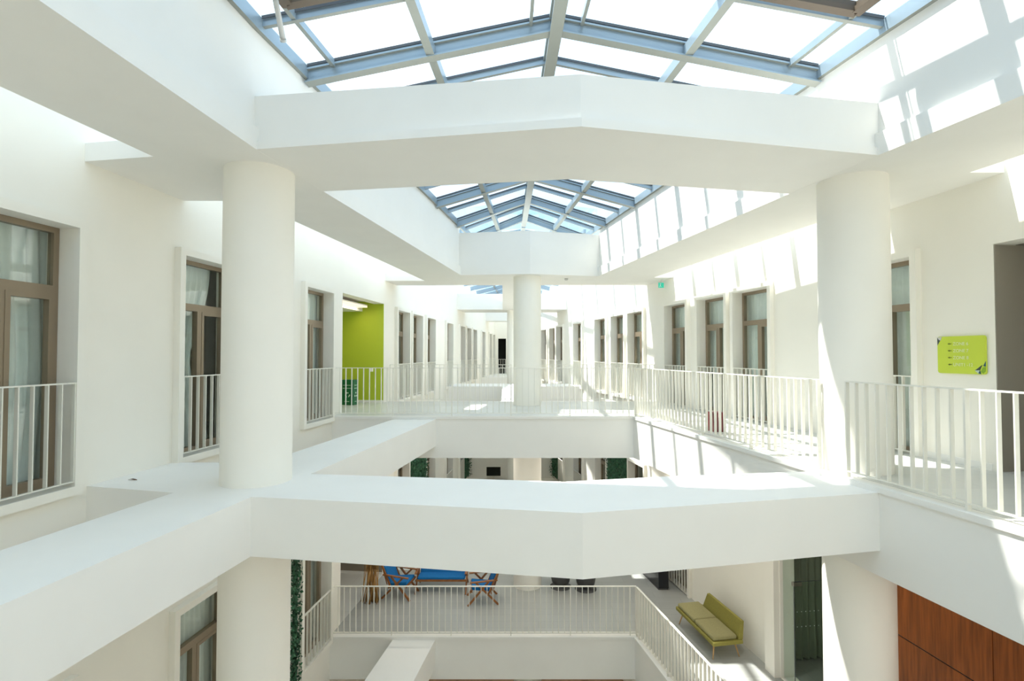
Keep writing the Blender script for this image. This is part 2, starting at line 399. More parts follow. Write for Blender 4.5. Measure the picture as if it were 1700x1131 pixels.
H = 3.49                                       # soffit of the roof beams
IL = [(-3.08, -3.2), (-2.77, 3.0), (-2.585, 5.31), (-2.40, 6.70), (-1.34, 13.87), (-1.05, 15.9)]
IR = [(5.70, -3.2), (4.34, 3.0), (3.81, 5.47), (3.57, 6.87), (2.28, 14.08), (1.98, 15.9)]
OL = lambda Y: -3.76 + .137 * (Y - 5.5)
OR = lambda Y: 4.83 - .166 * (Y - 8.33)
bm = B(); prism(bm, IL + [(OL(15.9), 15.9), (OL(-3.2), -3.2)], H, H + .20)
struct('roof_beam_left', bm, M['white'], 'flat white roof beam along the left side of the skylight', cat='beam')
bm = B(); prism(bm, IR + [(OR(15.9), 15.9), (OR(-3.2), -3.2)], H, H + .20)
struct('roof_beam_right', bm, M['white'], 'flat white roof beam along the right side of the skylight', cat='beam')
# upstand walls carrying the skylight, set back a little above a lip
def line_off(pts, d):
    return [(x + d, y) for x, y in pts]
EV = 4.76
for nm, pts, s in (('wall_upstand_left', IL, -1), ('wall_upstand_right', IR, 1)):
    bm = B()
    a = pts[:5]
    prism(bm, line_off(a, s * .0) + line_off(a, s * .19)[::-1], H + .20, H + .235)
    prism(bm, line_off(a, s * .05) + line_off(a, s * .19)[::-1], H + .235, EV)
    struct(nm, bm, M['white'], 'white upstand wall below the skylight on the %s side' % nm.split('_')[-1], cat='wall')
# joining slabs to the walls
bm = B(); prism(bm, [(OL(5.5) + .05, 5.50), (OL(7.1) + .05, 7.12), (LWP(7.12), 7.12), (LWP(5.65), 5.65)], H + .002, H + .20)
struct('roof_slab_left', bm, M['white'], 'white roof slab between left roof beam and wall, above the near column', cat='slab')
bm = B(); prism(bm, [(OR(6.0) - .05, 6.0), (RWP(6.0), 6.0), (RWP(7.6), 7.6), (OR(7.6) - .05, 7.6)], H + .002, H + .20)
struct('roof_slab_right', bm, M['white'], 'white roof slab between right roof beam and wall, above the right column', cat='slab')
# V roof beam, nearest
vb = [(-2.60, 5.31), (.635, 4.77), (3.825, 5.47), (3.60, 6.80), (.66, 6.23), (-2.41, 6.70)]
bm = B(); prism(bm, vb, H + .001, [H + .085] * 6)
vb2 = [(-2.68, 5.36), (.635, 4.822), (3.89, 5.52), (3.66, 6.80), (.66, 6.23), (-2.48, 6.70)]
prism(bm, vb2, H + .085, [4.055, 4.0, 4.06, 4.05, 3.99, 4.05])
struct('roof_cross_beam', bm, M['white'], 'white roof cross beam bent at its middle, nearest the viewer', cat='beam')
# second roof beam
bm = B(); prism(bm, [(-1.46, 13.87), (.47, 13.65), (2.40, 14.08), (2.14, 15.92), (-1.18, 15.92)], H + .001, [4.60, 4.62, 4.60, 4.2, 4.2])
struct('roof_cross_beam_middle', bm, M['white'], 'second white roof cross beam, above the middle column', cat='beam')
bm = B(); prism(bm, [(OL(14.9) + .05, 14.95), (OL(15.9) + .05, 15.95), (LWP(15.95), 15.95), (LWP(14.95), 14.95)], H + .002, H + .20)
prism(bm, [(OR(14.3) - .05, 14.3), (RWP(14.3), 14.3), (RWP(15.95), 15.95), (OR(15.95) - .05, 15.95)], H + .002, H + .20)
struct('roof_slab_middle', bm, M['white'], 'white roof slabs beside the second cross beam', cat='slab')
bm = B(); prism(bm, [(-.29, 15.9), (.80, 15.9), (.60, 24.7), (-.43, 24.7)], H + .003, H + .35)
struct('roof_beam_centre', bm, M['white'], 'white roof beam between the middle and the far column', cat='beam')
bm = B(); box(bm, LWP(24.6), RWP(24.6), 24.6, 26.4, H, 4.22)
struct('roof_cross_beam_third', bm, M['white'], 'third white roof cross beam, far', cat='beam')
bm = B(); box(bm, LWP(33), RWP(33), 33.0, 34.2, H, 4.3)
struct('roof_cross_beam_last', bm, M['white'], 'last white roof cross beam near the far end', cat='beam')

for (x, y, lab) in ((-2.87, 5.99, 'thick round cream column on the near left'), (4.07, 6.30, 'thick round cream column on the right with a sunlit flank'),
                    (.41, 14.22, 'round cream column standing in the middle of the bridge'), (.14, 25.2, 'far round cream column behind the middle one')):
    bm = B(); lathe(bm, [(.37, GF), (.37, H + .01)], 64, (x, y), False); struct('column', bm, M['paint'], lab, cat='column')

# ------------------------------------------------------------------ skylight
def ip(pts, Y):
    for (x0, y0), (x1, y1) in zip(pts, pts[1:]):
        if y0 <= Y <= y1: return x0 + (x1 - x0) * (Y - y0) / (y1 - y0)
    return pts[-1][0]
RX = lambda Y: .64 - .018 * Y
RZ = 5.39
sky = empty('skylight', (0, 0, 0), label='grey blue steel and glass ridge skylight over the atrium', cat='skylight', kind='structure')
SKY_Y0, SKY_Y1 = -3.2, 15.9
def roof_pt(side, t, Y, dz=0.0):
    """t = 0 at the eave, 1 at the ridge"""
    e = ip(IL, Y) - .02 if side == 'L' else ip(IR, Y) + .02
    r = RX(Y)
    return (e + (r - e) * t, Y, EV - .09 + (RZ - EV) * t + dz)
heavy = [-2.7, -.9, .9, 2.7, 4.5, 6.3, 8.1, 9.9, 11.7, 13.5, 15.3]
for Y in heavy:
    for sd_ in 'LR':
        a, b = roof_pt(sd_, 0, Y), roof_pt(sd_, 1, Y)
        bm = B()
        up = Vector((0, 0, 1))
        bar(bm, Vector(a) + up * .0, Vector(b) + up * .0, .13, .018)                  # bottom flange
        bar(bm, Vector(a) + up * .08, Vector(b) + up * .08, .022, .15) # web
        bar(bm, Vector(a) + up * .16, Vector(b) + up * .16, .10, .02)
        bar(bm, Vector(a) + up * .19, Vector(b) + up * .19, .06, .05)
        obj('rafter', bm, M['steel'], sky)
light = [-1.8, 0, 1.8, 3.6, 5.4, 7.2, 9.0, 10.8, 12.6, 14.4]
for Y in light:
    for sd_ in 'LR':
        bm = B(); a, b = roof_pt(sd_, 0, Y, .165), roof_pt(sd_, 1, Y, .165); bar(bm, a, b, .05, .09)
        obj('glazing_bar', bm, M['steel'], sky)
for sd_ in 'LR':
    for t, dz, wd, ht in ((0.0, .135, .05, .15), (.5, .075, .10, .13), (.11, .17, .05, .08)):
        if t == .11: ys = [-3.2, 3.0, 5.31, 6.3]
        else: ys = [-3.2, 3.0, 5.31, 6.7, 9.9, 13.9, 15.9]
        bm = B()
        for p, q in zip(ys, ys[1:]): bar(bm, roof_pt(sd_, t, p, dz), roof_pt(sd_, t, q, dz), wd, ht)
        obj('eave_channel' if t == 0 else 'purlin', bm, M['steel'], sky)
    bm = B(); bar(bm, roof_pt(sd_, .9, -3.2, .17), roof_pt(sd_, .9, 6.3, .17), .04, .07); obj('purlin', bm, M['steel'], sky)
    bm = B(); ys = [-3.2, 3.0, 5.31, 6.7, 13.9, 15.9]
    for p, q in zip(ys, ys[1:]):
        c4 = [roof_pt(sd_, 0, p, .21), roof_pt(sd_, 0, q, .21), roof_pt(sd_, 1, q, .21), roof_pt(sd_, 1, p, .21)]
        bm.faces.new([bm.verts.new(c) for c in c4])
    g = obj('roof_glass', bm, M['roofglass'], sky)
bm = B()
bar(bm, (RX(-3.2), -3.2, RZ - .12), (RX(15.9), 15.9, RZ - .12), .15, .02)
bar(bm, (RX(-3.2), -3.2, RZ - .0), (RX(15.9), 15.9, RZ - .0), .07, .21)
bar(bm, (RX(-3.2), -3.2, RZ + .10), (RX(15.9), 15.9, RZ + .10), .16, .08)
obj('ridge_beam', bm, M['steel'], sky)
# dark gaskets beside each rafter and glazing bar
bm = B()
for Y in heavy + light:
    for sd_ in 'LR':
        for d in (-.045, .045): bar(bm, roof_pt(sd_, 0.01, Y + d, .20), roof_pt(sd_, .99, Y + d, .20), .012, .03)
obj('gasket', bm, M['seal'], sky)
# gable pane at the far end and small hardware
# opening vents (brown frames)
for sd_, t0, t1, lab in (('L', .11, .5, 'left'), ('R', .11, .5, 'right')):
    v = empty('roof_vent', (0, 0, 0), label='brown framed opening roof vent on the %s slope of the skylight' % lab, cat='vent')
    bm = B(); ya, yb = 4.50, (5.12 if lab == 'left' else 5.24)
    P = lambda t, Y: Vector(roof_pt(sd_, t, Y, .13))
    for i, (k, hgt) in enumerate(((0, .13), (.02, .05))):
        q = [P(t0 + .015 + k, ya + k * 3), P(t0 + .015 + k, yb - k * 3), P(t1 - .03 - k, yb - k * 3), P(t1 - .03 - k, ya + k * 3)]
        for a, b in zip(q, q[1:] + q[:1]): bar(bm, a - Vector((0, 0, i * .06)), b - Vector((0, 0, i * .06)), .06, hgt)
    obj('vent_frame', bm, M['vent'], v)
    bm = B(); q = [P(t0 + .03, ya), P(t0 + .03, yb), P(t1 - .05, yb), P(t1 - .05, ya)]
    bm.faces.new([bm.verts.new(c) for c in q]); obj('vent_glass', bm, M['roofglass'], v)
bm = B(); tube(bm, (-2.19, 4.75, 4.82), (-2.238, 5.10, 4.50), .026, .026, 12); tube(bm, (-2.238, 5.10, 4.50), (-2.241, 5.12, 4.482), .03, .03, 12)
obj('vent_opener', bm, M['grey'], label='pale steel opener rod hanging from the left roof vent', cat='rod')

# side glazing between the upstands and the room walls, and the far roof
for nm, f, wf in (('left', IL, LWP), ('right', IR, RWP)):
    s = -1 if nm == 'left' else 1
    g = empty('side_glazing', (0, 0, 0), label='narrow glazed strip between the %s upstand and wall' % nm, cat='skylight', kind='structure')
    bm = B(); ys = [-3.2, 3.0, 5.31, 6.7, 10.3, 13.9]
    for p, q in zip(ys, ys[1:]):
        c4 = [(ip(f, p) + s * .17, p, EV + .02), (ip(f, q) + s * .17, q, EV + .02), (wf(q), q, EV - .0), (wf(p), p, EV - .0)]
        bm.faces.new([bm.verts.new(c) for c in c4])
    obj('roof_glass', bm, M['roofglass'], g)
    Y = -2.7
    while Y < 13.8:
        wd = .07 if round((Y + 2.7) / .9) % 2 else .13
        bm = B(); bar(bm, (ip(f, Y) + s * .15, Y, EV - .04), (wf(Y), Y, EV - .04), wd, .08); obj('glazing_bar', bm, M['steel'], g)
        Y += .9
far = empty('far_skylight', (0, 0, 0), label='second glazed roof beyond the middle column', cat='skylight', kind='structure')
def fpt(side, t, Y, dz=0):
    e = LWP(Y) if side == 'L' else RWP(Y)
    return (e + (RX(Y) - e) * t, Y, EV + .0 + .5 * t + dz)
for sd_ in 'LR':
    bm = B(); bm.faces.new([bm.verts.new(c) for c in (fpt(sd_, 0, 13.9, .22), fpt(sd_, 0, END_Y, .22), fpt(sd_, 1, END_Y, .22), fpt(sd_, 1, 13.9, .22))])
    obj('roof_glass', bm, M['roofglass'], far)
    Y = 17.1
    while Y < END_Y:
        bm = B(); bar(bm, fpt(sd_, 0, Y, .1), fpt(sd_, 1, Y, .1), .10, .2); obj('rafter', bm, M['steel'], far); Y += 1.8
    bm = B(); bar(bm, fpt(sd_, .5, 16, .14), fpt(sd_, .5, END_Y, .14), .08, .12); obj('purlin', bm, M['steel'], far)
bm = B(); bar(bm, fpt('L', 1, 16, .12), fpt('L', 1, END_Y, .12), .12, .25); obj('ridge_beam', bm, M['steel'], far)

# ------------------------------------------------------------------ windows
def window_meshes(detail):
    """meshes in the wall frame: x along the wall centred, y into the atrium, z from storey zero"""
    h = WW / 2; out = {}
    bm = B(); s, p = .095, .09
    for x0, x1 in ((-h - s, -h), (h, h + s)): box(bm, x0, x1, -.0, p, WZ0 - .09, WZ1 + s)
    box(bm, -h, h, 0, p, WZ1, WZ1 + s); box(bm, -h, h, 0, p, WZ0 - .09, WZ0)
    out['surround'] = (bm, M['paint'])
    bm = B(); f = .06; y0, y1 = -.22, -.15
    box(bm, -h, -h + f, y0, y1, WZ0, WZ1); box(bm, h - f, h, y0, y1, WZ0, WZ1)
    box(bm, -h + f, h - f, y0, y1, WZ1 - f, WZ1); box(bm, -h + f, h - f, y0, y1, WZ0, WZ0 + f)
    box(bm, -h + f, h - f, y0, y1 + .01, 2.03, 2.13); box(bm, -.045, .045, y0, y1 + .01, WZ0 + f, 2.03)
    out['frame'] = (bm, M['alu'])
    bm = B(); box(bm, -h + f, h - f, -.195, -.185, WZ0 + f, WZ1 - f); out['glass'] = (bm, M['glass'])
    return out
wmesh = {}
for k, (bm, m) in window_meshes(True).items():
    me = bpy.data.meshes.new('window_' + k)
    bmesh.ops.recalc_face_normals(bm, faces=bm.faces[:]); bm.to_mesh(me); bm.free(); me.materials.append(m); wmesh[k] = me
def mk_mesh(name, bm, m):
    me = bpy.data.meshes.new(name); bmesh.ops.recalc_face_normals(bm, faces=bm.faces[:]); bm.to_mesh(me); bm.free(); me.materials.append(m); return me
bm = B(); f = .05; x0, x1 = .045, WW / 2 - .06; z0, z1 = WZ0 + .06, 2.03
box(bm, x0, x0 + f, -.20, -.135, z0, z1); box(bm, x1 - f, x1, -.20, -.135, z0, z1); box(bm, x0 + f, x1 - f, -.20, -.135, z1 - f, z1); box(bm, x0 + f, x1 - f, -.20, -.135, z0, z0 + f)
wmesh['sash'] = mk_mesh('sash', bm, M['alu'])
bm = B(); box(bm, -WW / 2, WW / 2, .045, .085, 1.11, 1.125); box(bm, -WW / 2, WW / 2, .05, .08, .095, .107); wmesh['top_rail'] = mk_mesh('guard_rail', bm, M['rail'])
bm = B(); box(bm, -.006, .006, .045, .085, .107, 1.11); wmesh['baluster'] = mk_mesh('baluster', bm, M['rail'])
bm = B(); box(bm, -WW / 2, WW / 2, .045, .085, 1.11, 1.125); box(bm, -WW / 2, WW / 2, .05, .08, .095, .107)
for i in range(9):
    x = -WW / 2 + .01 + (WW - .02) * i / 8; box(bm, x - .006, x + .006, .045, .085, .107, 1.11)
wmesh['rail_all'] = mk_mesh('guard_rail', bm, M['rail'])
def child(name, me, par, loc=(0, 0, 0)):
    o = bpy.data.objects.new(name, me); COL.objects.link(o); o.parent = par; o.location = loc; return o
wn = [0]
ORD = ['first', 'second', 'third', 'fourth', 'fifth', 'sixth', 'seventh', 'eighth', 'ninth', 'tenth', 'eleventh', 'twelfth', 'thirteenth', 'fourteenth', 'fifteenth']
def add_window(W, Y, z, label, near, leaf=1, guard=True):
    wn[0] += 1
    r = empty('window_%d' % wn[0], W.pt(Y, z), W.rot, label=label, cat='window', kind='structure')
    child('window_surround', wmesh['surround'], r); child('window_frame', wmesh['frame'], r); child('window_glass', wmesh['glass'], r)
    s = child('sash', wmesh['sash'], r)
    if leaf < 0: s.location.x = -(.045 + WW / 2 - .06)
    if guard:
        if near:
            g = child('guard_rail', wmesh['top_rail'], r)
            for i in range(9): child('baluster', wmesh['baluster'], g, (-WW / 2 + .01 + (WW - .02) * i / 8, 0, 0))
        else:
            child('guard_rail', wmesh['rail_all'], r)
    return r
def curtain_mesh(x0, x1, z0, z1, amp=.035, waves=9, tie=0.0, y=-.42):
    """pleated cloth; tie > 0 gathers it to the x0 side at mid height"""
    bm = B(); nx, nzs = int(waves * 8), 16; g = []
    for j in range(nzs + 1):
        v = j / nzs; z = z0 + (z1 - z0) * v; row = []
        pull = tie * math.exp(-((v - .45) / .28) ** 2) if tie else 0
        for i in range(nx + 1):
            u = i / nx; x = x0 + (x1 - x0) * (u * (1 - pull))
            row.append(bm.verts.new((x, y + amp * math.sin(u * waves * 2 * math.pi + .6 * math.sin(v * 3)) * (1 - .3 * v) + .01 * math.sin(u * 40 + v * 2), z)))
        g.append(row)
    for j in range(nzs):
        for i in range(nx):
            f = bm.faces.new((g[j][i], g[j][i + 1], g[j + 1][i + 1], g[j + 1][i])); f.smooth = True
    return bm
cm_full = mk_mesh('curtain_full', curtain_mesh(-1.05, 1.05, .06, 2.85, .03, 19, 0, -.36), M['curtain'])
cm_mid = mk_mesh('curtain_mid', curtain_mesh(-.70, .70, .06, 2.85, .03, 13, 0, -.33), M['curtain'])
cm_half = mk_mesh('curtain_half', curtain_mesh(.3, -.62, .06, 2.85, .035, 8, .5), M['curtain'])
cm_near = mk_mesh('curtain_near', curtain_mesh(-1.0, .22, .06, 2.85, .04, 9, .10), M['curtain'])
def add_curtain(me, W, Y, z, label, group=None):
    o = bpy.data.objects.new('curtain', me); COL.objects.link(o); o.location = W.pt(Y, z); o.rotation_euler = (0, 0, W.rot)
    put(o, label, 'curtain', group); return o
for i, Y in enumerate(L_WIN):
    near = Y < 19
    add_window(WL, Y, 0, 'tall bronze framed window on the upper left wall, %s from the viewer' % ORD[i], near, leaf=-1)
    if i < 10: add_window(WL, Y, LV, 'tall bronze framed window on the lower left wall, %s from the viewer' % ORD[i], near and i < 4, leaf=-1)
    if i == 0: add_curtain(cm_near, WL, Y, 0, 'pale grey green curtain behind the nearest upper left window')
    elif i == 1: add_curtain(cm_half, WL, Y, 0, 'white curtain drawn aside behind the second upper left window')
    elif i < 8: add_curtain(cm_mid, WL, Y, 0, 'sheer curtain behind the %s upper left window from the viewer' % ORD[i], 'curtains in the left windows')
    if i in (1, 3): add_curtain(cm_full, WL, Y, LV, 'sheer curtain behind the lower left window %s' % ('beside the near column' if i == 1 else 'beside the ivy strip'))
for i, Y in enumerate(R_WIN):
    W = WRa if Y < 10.3 else WRb
    add_window(W, Y, 0, 'tall bronze framed window on the upper right wall, %s from the viewer' % ORD[i], Y < 19, leaf=(-1 if i == 1 else 1))
    if i < 8: add_curtain(cm_full if i == 0 else cm_mid, W, Y, 0, 'white sheer curtain behind the %s upper right window from the viewer' % ORD[i], 'curtains in the right windows')
for i, Y in enumerate(R_LOW):
    add_window(WRb, Y, LV, 'tall bronze framed window on the lower right wall, %s from the viewer' % ORD[i], i < 1)

# ------------------------------------------------------------------ gallery railings
me_b = None
bm = B(); box(bm, -.006, .006, -.021, .021, .07, 1.06); me_bal = mk_mesh('baluster', bm, M['rail'])
bm = B(); box(bm, -.009, .009, -.024, .024, 0.0, 1.06); me_post = mk_mesh('post', bm, M['rail'])
def railing(a, b, z, label, sp=.131, group=None, first=0):
    a = Vector((a[0], a[1], 0)); b = Vector((b[0], b[1], 0)); L = (b - a).length; rz = math.atan2(b.y - a.y, b.x - a.x)
    r = empty('railing', (a.x, a.y, z), rz, label=label, cat='railing', group=group)
    bm = B(); box(bm, 0, L, -.022, .022, 1.048, 1.062); obj('top_rail', bm, M['rail'], r)
    bm = B(); box(bm, 0, L, -.018, .018, .058, .07); obj('bottom_rail', bm, M['rail'], r)
    n = int(round(L / sp))
    for i in range(n + 1):
        if (i - first) % 10 == 0 or i == n: child('post', me_post, r, (L * i / n, 0, 0))
        else: child('baluster', me_bal, r, (L * i / n, 0, 0))
ein = lambda Y: (E_IN(Y) + .055, Y)
for lv, nm in ((0.058, 'upper'), (LV + .058, 'lower')):
    railing((LWP(BR0) + .03, BR0 + .055), (E_IN(BR0) + .04, BR0 + .055), lv, 'cream vertical bar railing along the front of the %s bridge' % nm)
    railing((LWP(BR1) + .05, BR1 - .06), (-.02 if nm == 'upper' else RWP(BR1) - .1, BR1 - .06), lv, 'cream railing along the back of the %s bridge, left part' % nm if nm == 'upper' else 'cream railing along the back of the lower bridge')
    railing(ein(6.34), ein(BR0 + .01), lv, 'cream railing along the %s right walkway, beyond the round column' % nm)
railing((.86, BR1 - .06), (RWP(BR1) - .1, BR1 - .06), .058, 'cream railing along the back of the upper bridge, right part')
railing(ein(-.5), ein(5.92), .058, 'cream railing on the upper right walkway, in front of the round column')
railing((LWP(31.3) + .1, 31.3), (0, 31.3), .058, 'small distant railing at the far end of the atrium')

# baseboard on the right
bm = B(); a, b = WRa.x(6.2), WRa.x(7.05); box(bm, a, b, 0, .012, .06, .14); o = struct('baseboard_right', bm, M['white'], 'white skirting board under the lime sign', cat='baseboard'); o.location = WRa.pt(WRa.Y0); o.rotation_euler = (0, 0, WRa.rot)

# ------------------------------------------------------------------ wayfinding sign on the right wall
sg = empty('zone_sign', WRa.pt(6.535, 1.41), WRa.rot + math.pi, label='lime green zone direction sign with arrows on the right wall', cat='sign')
# local: x runs from far (left of the picture) to near, y into the wall
SWd, SHt = .305, .232
bm = B(); c = .03; pts = []
for cx, cz, a0 in ((SWd - c, SHt - c, 0), (-SWd + c, SHt - c, 90), (-SWd + c, -SHt + c, 180), (SWd - c, -SHt + c, 270)):
    for k in range(5):
        a = math.radians(a0 + k * 22.5); pts.append((cx + c * math.cos(a), cz + c * math.sin(a)))
f1 = [bm.verts.new((x, -.025, z)) for x, z in pts]; f2 = [bm.verts.new((x, -.005, z)) for x, z in pts]
bm.faces.new(f1); bm.faces.new(f2[::-1])
for i in range(len(pts)): j = (i + 1) % len(pts); bm.faces.new((f1[i], f2[i], f2[j], f1[j]))
obj('board', bm, M['signlime'], sg)
def shard(par, pts, m, y=-.0275):
    bm = B(); lo = [bm.verts.new((x, y, z)) for x, z in pts]; hi = [bm.verts.new((x, y + .003, z)) for x, z in pts]
    bm.faces.new(lo); bm.faces.new(hi[::-1])
    for i in range(len(pts)): j = (i + 1) % len(pts); bm.faces.new((lo[i], hi[i], hi[j], lo[j]))
    return obj('corner_graphic', bm, m, par)
X, Z = SWd, SHt
shard(sg, [(-X, Z - .01), (-X + .065, Z - .005), (-X + .045, Z - .05), (-X + .02, Z - .04)], M['grey'])
shard(sg, [(-X, Z - .01), (-X + .022, Z - .04), (-X + .04, Z - .05), (-X + .002, Z - .11)], M['signdark'])
shard(sg, [(X - .13, -Z + .045), (X - .04, -Z + .115), (X - .07, -Z + .05)], M['signdark'])
shard(sg, [(X, -Z + .16), (X - .03, -Z + .1), (X, -Z + .095)], M['signteal'])
shard(sg, [(X - .13, -Z + .045), (X - .07, -Z + .05), (X - .09, -Z + .01)], M['signpale'])
shard(sg, [(X - .09, -Z + .01), (X - .07, -Z + .05), (X - .055, -Z + .004)], M['signteal'])
shard(sg, [(X, -Z + .09), (X - .035, -Z + .085), (X - .06, -Z + .03), (X - .03, -Z + .01), (X - .002, -Z + .04)], M['signgreen'])
for i, s in enumerate(('ZONE 6', 'ZONE 7', 'ZONE 8', 'UNIT1 -12')):
    cu = bpy.data.curves.new('lettering', 'FONT'); cu.body = s; cu.size = .056; cu.extrude = .001; cu.align_x = 'LEFT'; cu.offset = .0009
    cu.materials.append(M['signtext'])
    tmp = bpy.data.objects.new('lettering_curve', cu); COL.objects.link(tmp)
    me_t = bpy.data.meshes.new_from_object(tmp.evaluated_get(bpy.context.evaluated_depsgraph_get())); bpy.data.objects.remove(tmp)
    t = bpy.data.objects.new('lettering', me_t); COL.objects.link(t); t.parent = sg
    z = .118 - i * .086
    t.location = (-.095, -.0275, z); t.rotation_euler = (math.radians(90), 0, 0)
    bm = B(); y = -.028; zz = z + .019
    bar(bm, (-.145, y, zz), (-.115, y, zz), .004, .008)
    v = [bm.verts.new(p) for p in ((-.165, y - .002, zz), (-.135, y - .002, zz + .012), (-.14, y - .002, zz), (-.135, y - .002, zz - .012))]
    bm.faces.new(v)
    obj('arrow', bm, M['signarrow'], sg)

# ------------------------------------------------------------------ upper level small things
def at(W, Y, off, z): 
    p = W.pt(Y); n = Vector((-math.sin(W.rot), math.cos(W.rot), 0)); q = Vector((p[0], p[1], z)) + n * off; return q
rb = empty('recycling_bin', (-4.36, 14.25, .062), math.radians(-14), label='green recycling bin with white symbols inside the lime alcove', cat='bin')
bm = B(); box(bm, -.19, .19, -.13, .13, 0, .66); obj('body', bm, M['bin'], rb, bevel=.012)
bm = B(); box(bm, -.195, .195, -.135, .135, .63, .67); obj('rim', bm, M['bin'], rb, bevel=.006)
bm = B()
for k in range(3):
    a = math.radians(90 + k * 120); c0 = Vector((.02 + .055 * math.cos(a), -.132, .27 + .055 * math.sin(a)))
    d = Vector((-math.sin(a), 0, math.cos(a)))
    bar(bm, c0 - d * .03, c0 + d * .022, .004, .024, up=(math.cos(a), 0, math.sin(a)))
    r = Vector((math.cos(a), 0, math.sin(a))); bm.faces.new([bm.verts.new(p) for p in (c0 + d * .02 + r * .024, c0 + d * .05, c0 + d * .02 - r * .024)])
obj('recycling_symbol', bm, M['binmark'], rb)
bm = B()
for z, w0 in ((.52, .11), (.44, .12), (.09, .07)):
    x = -w0
    while x < w0:
        l_ = random.uniform(.012, .03); box(bm, x, x + l_, -.1335, -.131, z, z + .014); x += l_ + .008
bm2 = bm; obj('printed_lettering', bm2, M['binmark'], rb)
bm = B()
for z, w0 in ((.52, .07), (.44, .08), (.09, .05)): box(bm, .1885, .1915, -w0, w0 * .8, z, z + .012)
for k in range(3):
    a = math.radians(90 + k * 120); c0 = Vector((.1915, .045 * math.cos(a), .27 + .055 * math.sin(a))); box(bm, .189, .1915, c0.y - .02, c0.y + .02, c0.z - .02, c0.z + .02)
obj('side_print', bm, M['binmark'], rb)
p = at(WL, 14.86, -.36, .93)
bm = B(); box(bm, -.045, .045, -.03, 0, 0, .09); o = obj('wall_switch', bm, M['white'], bevel=.004, label='small white switch box on the lime green wall', cat='switch'); o.location = (-3.92, 14.815, .93); o.rotation_euler = (0, 0, math.radians(-6.2))
bb = empty('waste_bin', (3.52, 9.15, .062), math.radians(10), label='small dark red bin on the upper right walkway behind the railing', cat='bin')
bm = B(); box(bm, -.11, .11, -.11, .11, .03, .36); obj('body', bm, M['red'], bb, bevel=.008)
bm = B(); box(bm, -.12, .12, -.12, .12, 0, .03); obj('base', bm, M['grey'], bb)
ex = empty('exit_sign', (4.16, 14.75, 3.34), math.radians(8), label='green emergency exit sign hanging below the second roof beam', cat='sign')
bm = B(); box(bm, -.075, .075, -.012, .012, -.07, .07); obj('panel', bm, M['exit'], ex)
bm = B(); tube(bm, (0, 0, .07), (0, 0, .15), .006); obj('hanger', bm, M['grey'], ex)
bm = B(); lathe(bm, [(.02, .0), (.008, .018)], 10); o = obj('running_figure', bm, M['white'], ex); o.location = (-.02, -.014, .03); 
bm = B(); bar(bm, (-.02, -.014, .03), (-.03, -.014, -.01), .004, .012); bar(bm, (-.03, -.014, -.01), (-.05, -.014, -.05), .004, .01); bar(bm, (-.03, -.014, -.01), (0, -.014, -.04), .004, .01); bar(bm, (.03, -.014, -.05), (.03, -.014, .04), .004, .03)
obj('running_figure', bm, M['white'], ex)
bm = B(); lathe(bm, [(.03, 3.44), (.05, 3.455), (.055, H)], 20, (1.49, 14.5)); obj('smoke_detector', bm, M['grey'], label='small round smoke detector under the second roof beam', cat='smoke detector')
bm = B()
v = [bm.verts.new(p) for p in ((-.05, 0, .004), (-.01, .02, .012), (.03, .012, .006), (.05, 0, .002), (.03, -.014, .006), (-.01, -.018, .014))]
bm.faces.new(v); bm2_ = bmesh.ops.extrude_face_region(bm, geom=bm.faces[:]); bmesh.ops.translate(bm, verts=[g for g in bm2_['geom'] if isinstance(g, bmesh.types.BMVert)], vec=(0, 0, -.004))
o = obj('dry_leaf', bm, M['leaf2'], label='small dry brown leaf lying on the slab left of the near column', cat='leaf'); o.location = (-4.28, 6.02, 0)

# ------------------------------------------------------------------ lower level: ivy strips
def ivy(W, Ya, Yb, z0, z1, thick, n, label):
    bm = B(); hw = abs(W.x(Yb) - W.x(Ya)) / 2; xa, xb = -hw, hw
    box(bm, xa, xb, 0.004, thick * .45, z0, z1)
    for f in bm.faces: f.material_index = 0
    for _ in range(n):
        x = random.uniform(xa - .03, xb + .03); z = random.uniform(z0, z1); y = thick * random.uniform(.35, 1.0)
        L = random.uniform(.04, .085); wd = L * .36
        R = Matrix.Rotation(random.uniform(0, 6.28), 3, 'Y') @ Matrix.Rotation(random.uniform(-.9, .9), 3, 'X') @ Matrix.Rotation(random.uniform(-.9, .9), 3, 'Z')
        c = Vector((x, y, z))
        v = [bm.verts.new(c + R @ Vector(p)) for p in ((0, 0, -L / 2), (wd, .004, 0), (0, .012, L / 2), (-wd, .004, 0))]
        bm.faces.new(v)
    me_o = bpy.data.meshes.new('ivy_panel'); bm.to_mesh(me_o); bm.free(); me_o.materials.append(M['leaf'])
    o = bpy.data.objects.new('ivy_panel', me_o); COL.objects.link(o); o.location = W.pt((Ya + Yb) / 2); o.rotation_euler = (0, 0, W.rot)
    put(o, label, 'ivy wall')
ivy(WL, 9.15, 10.12, LV - .3, -.9, .16, 5200, 'green ivy strip on the lower wall beside the near left column')
ivy(WL, 17.25, 19.0, LV + .1, -.85, .22, 2600, 'green ivy panel under the bridge, leftmost')
ivy(WL, 26.0, 26.9, LV + .1, -.85, .3, 1300, 'narrow green ivy panel under the bridge, second from left')
ivy(WRb, 17.4, 19.1, LV + .1, -.85, .22, 2600, 'green ivy panel under the bridge, rightmost')
ivy(WRb, 26.0, 26.9, LV + .1, -.85, .3, 1300, 'narrow green ivy panel under the bridge, second from right')

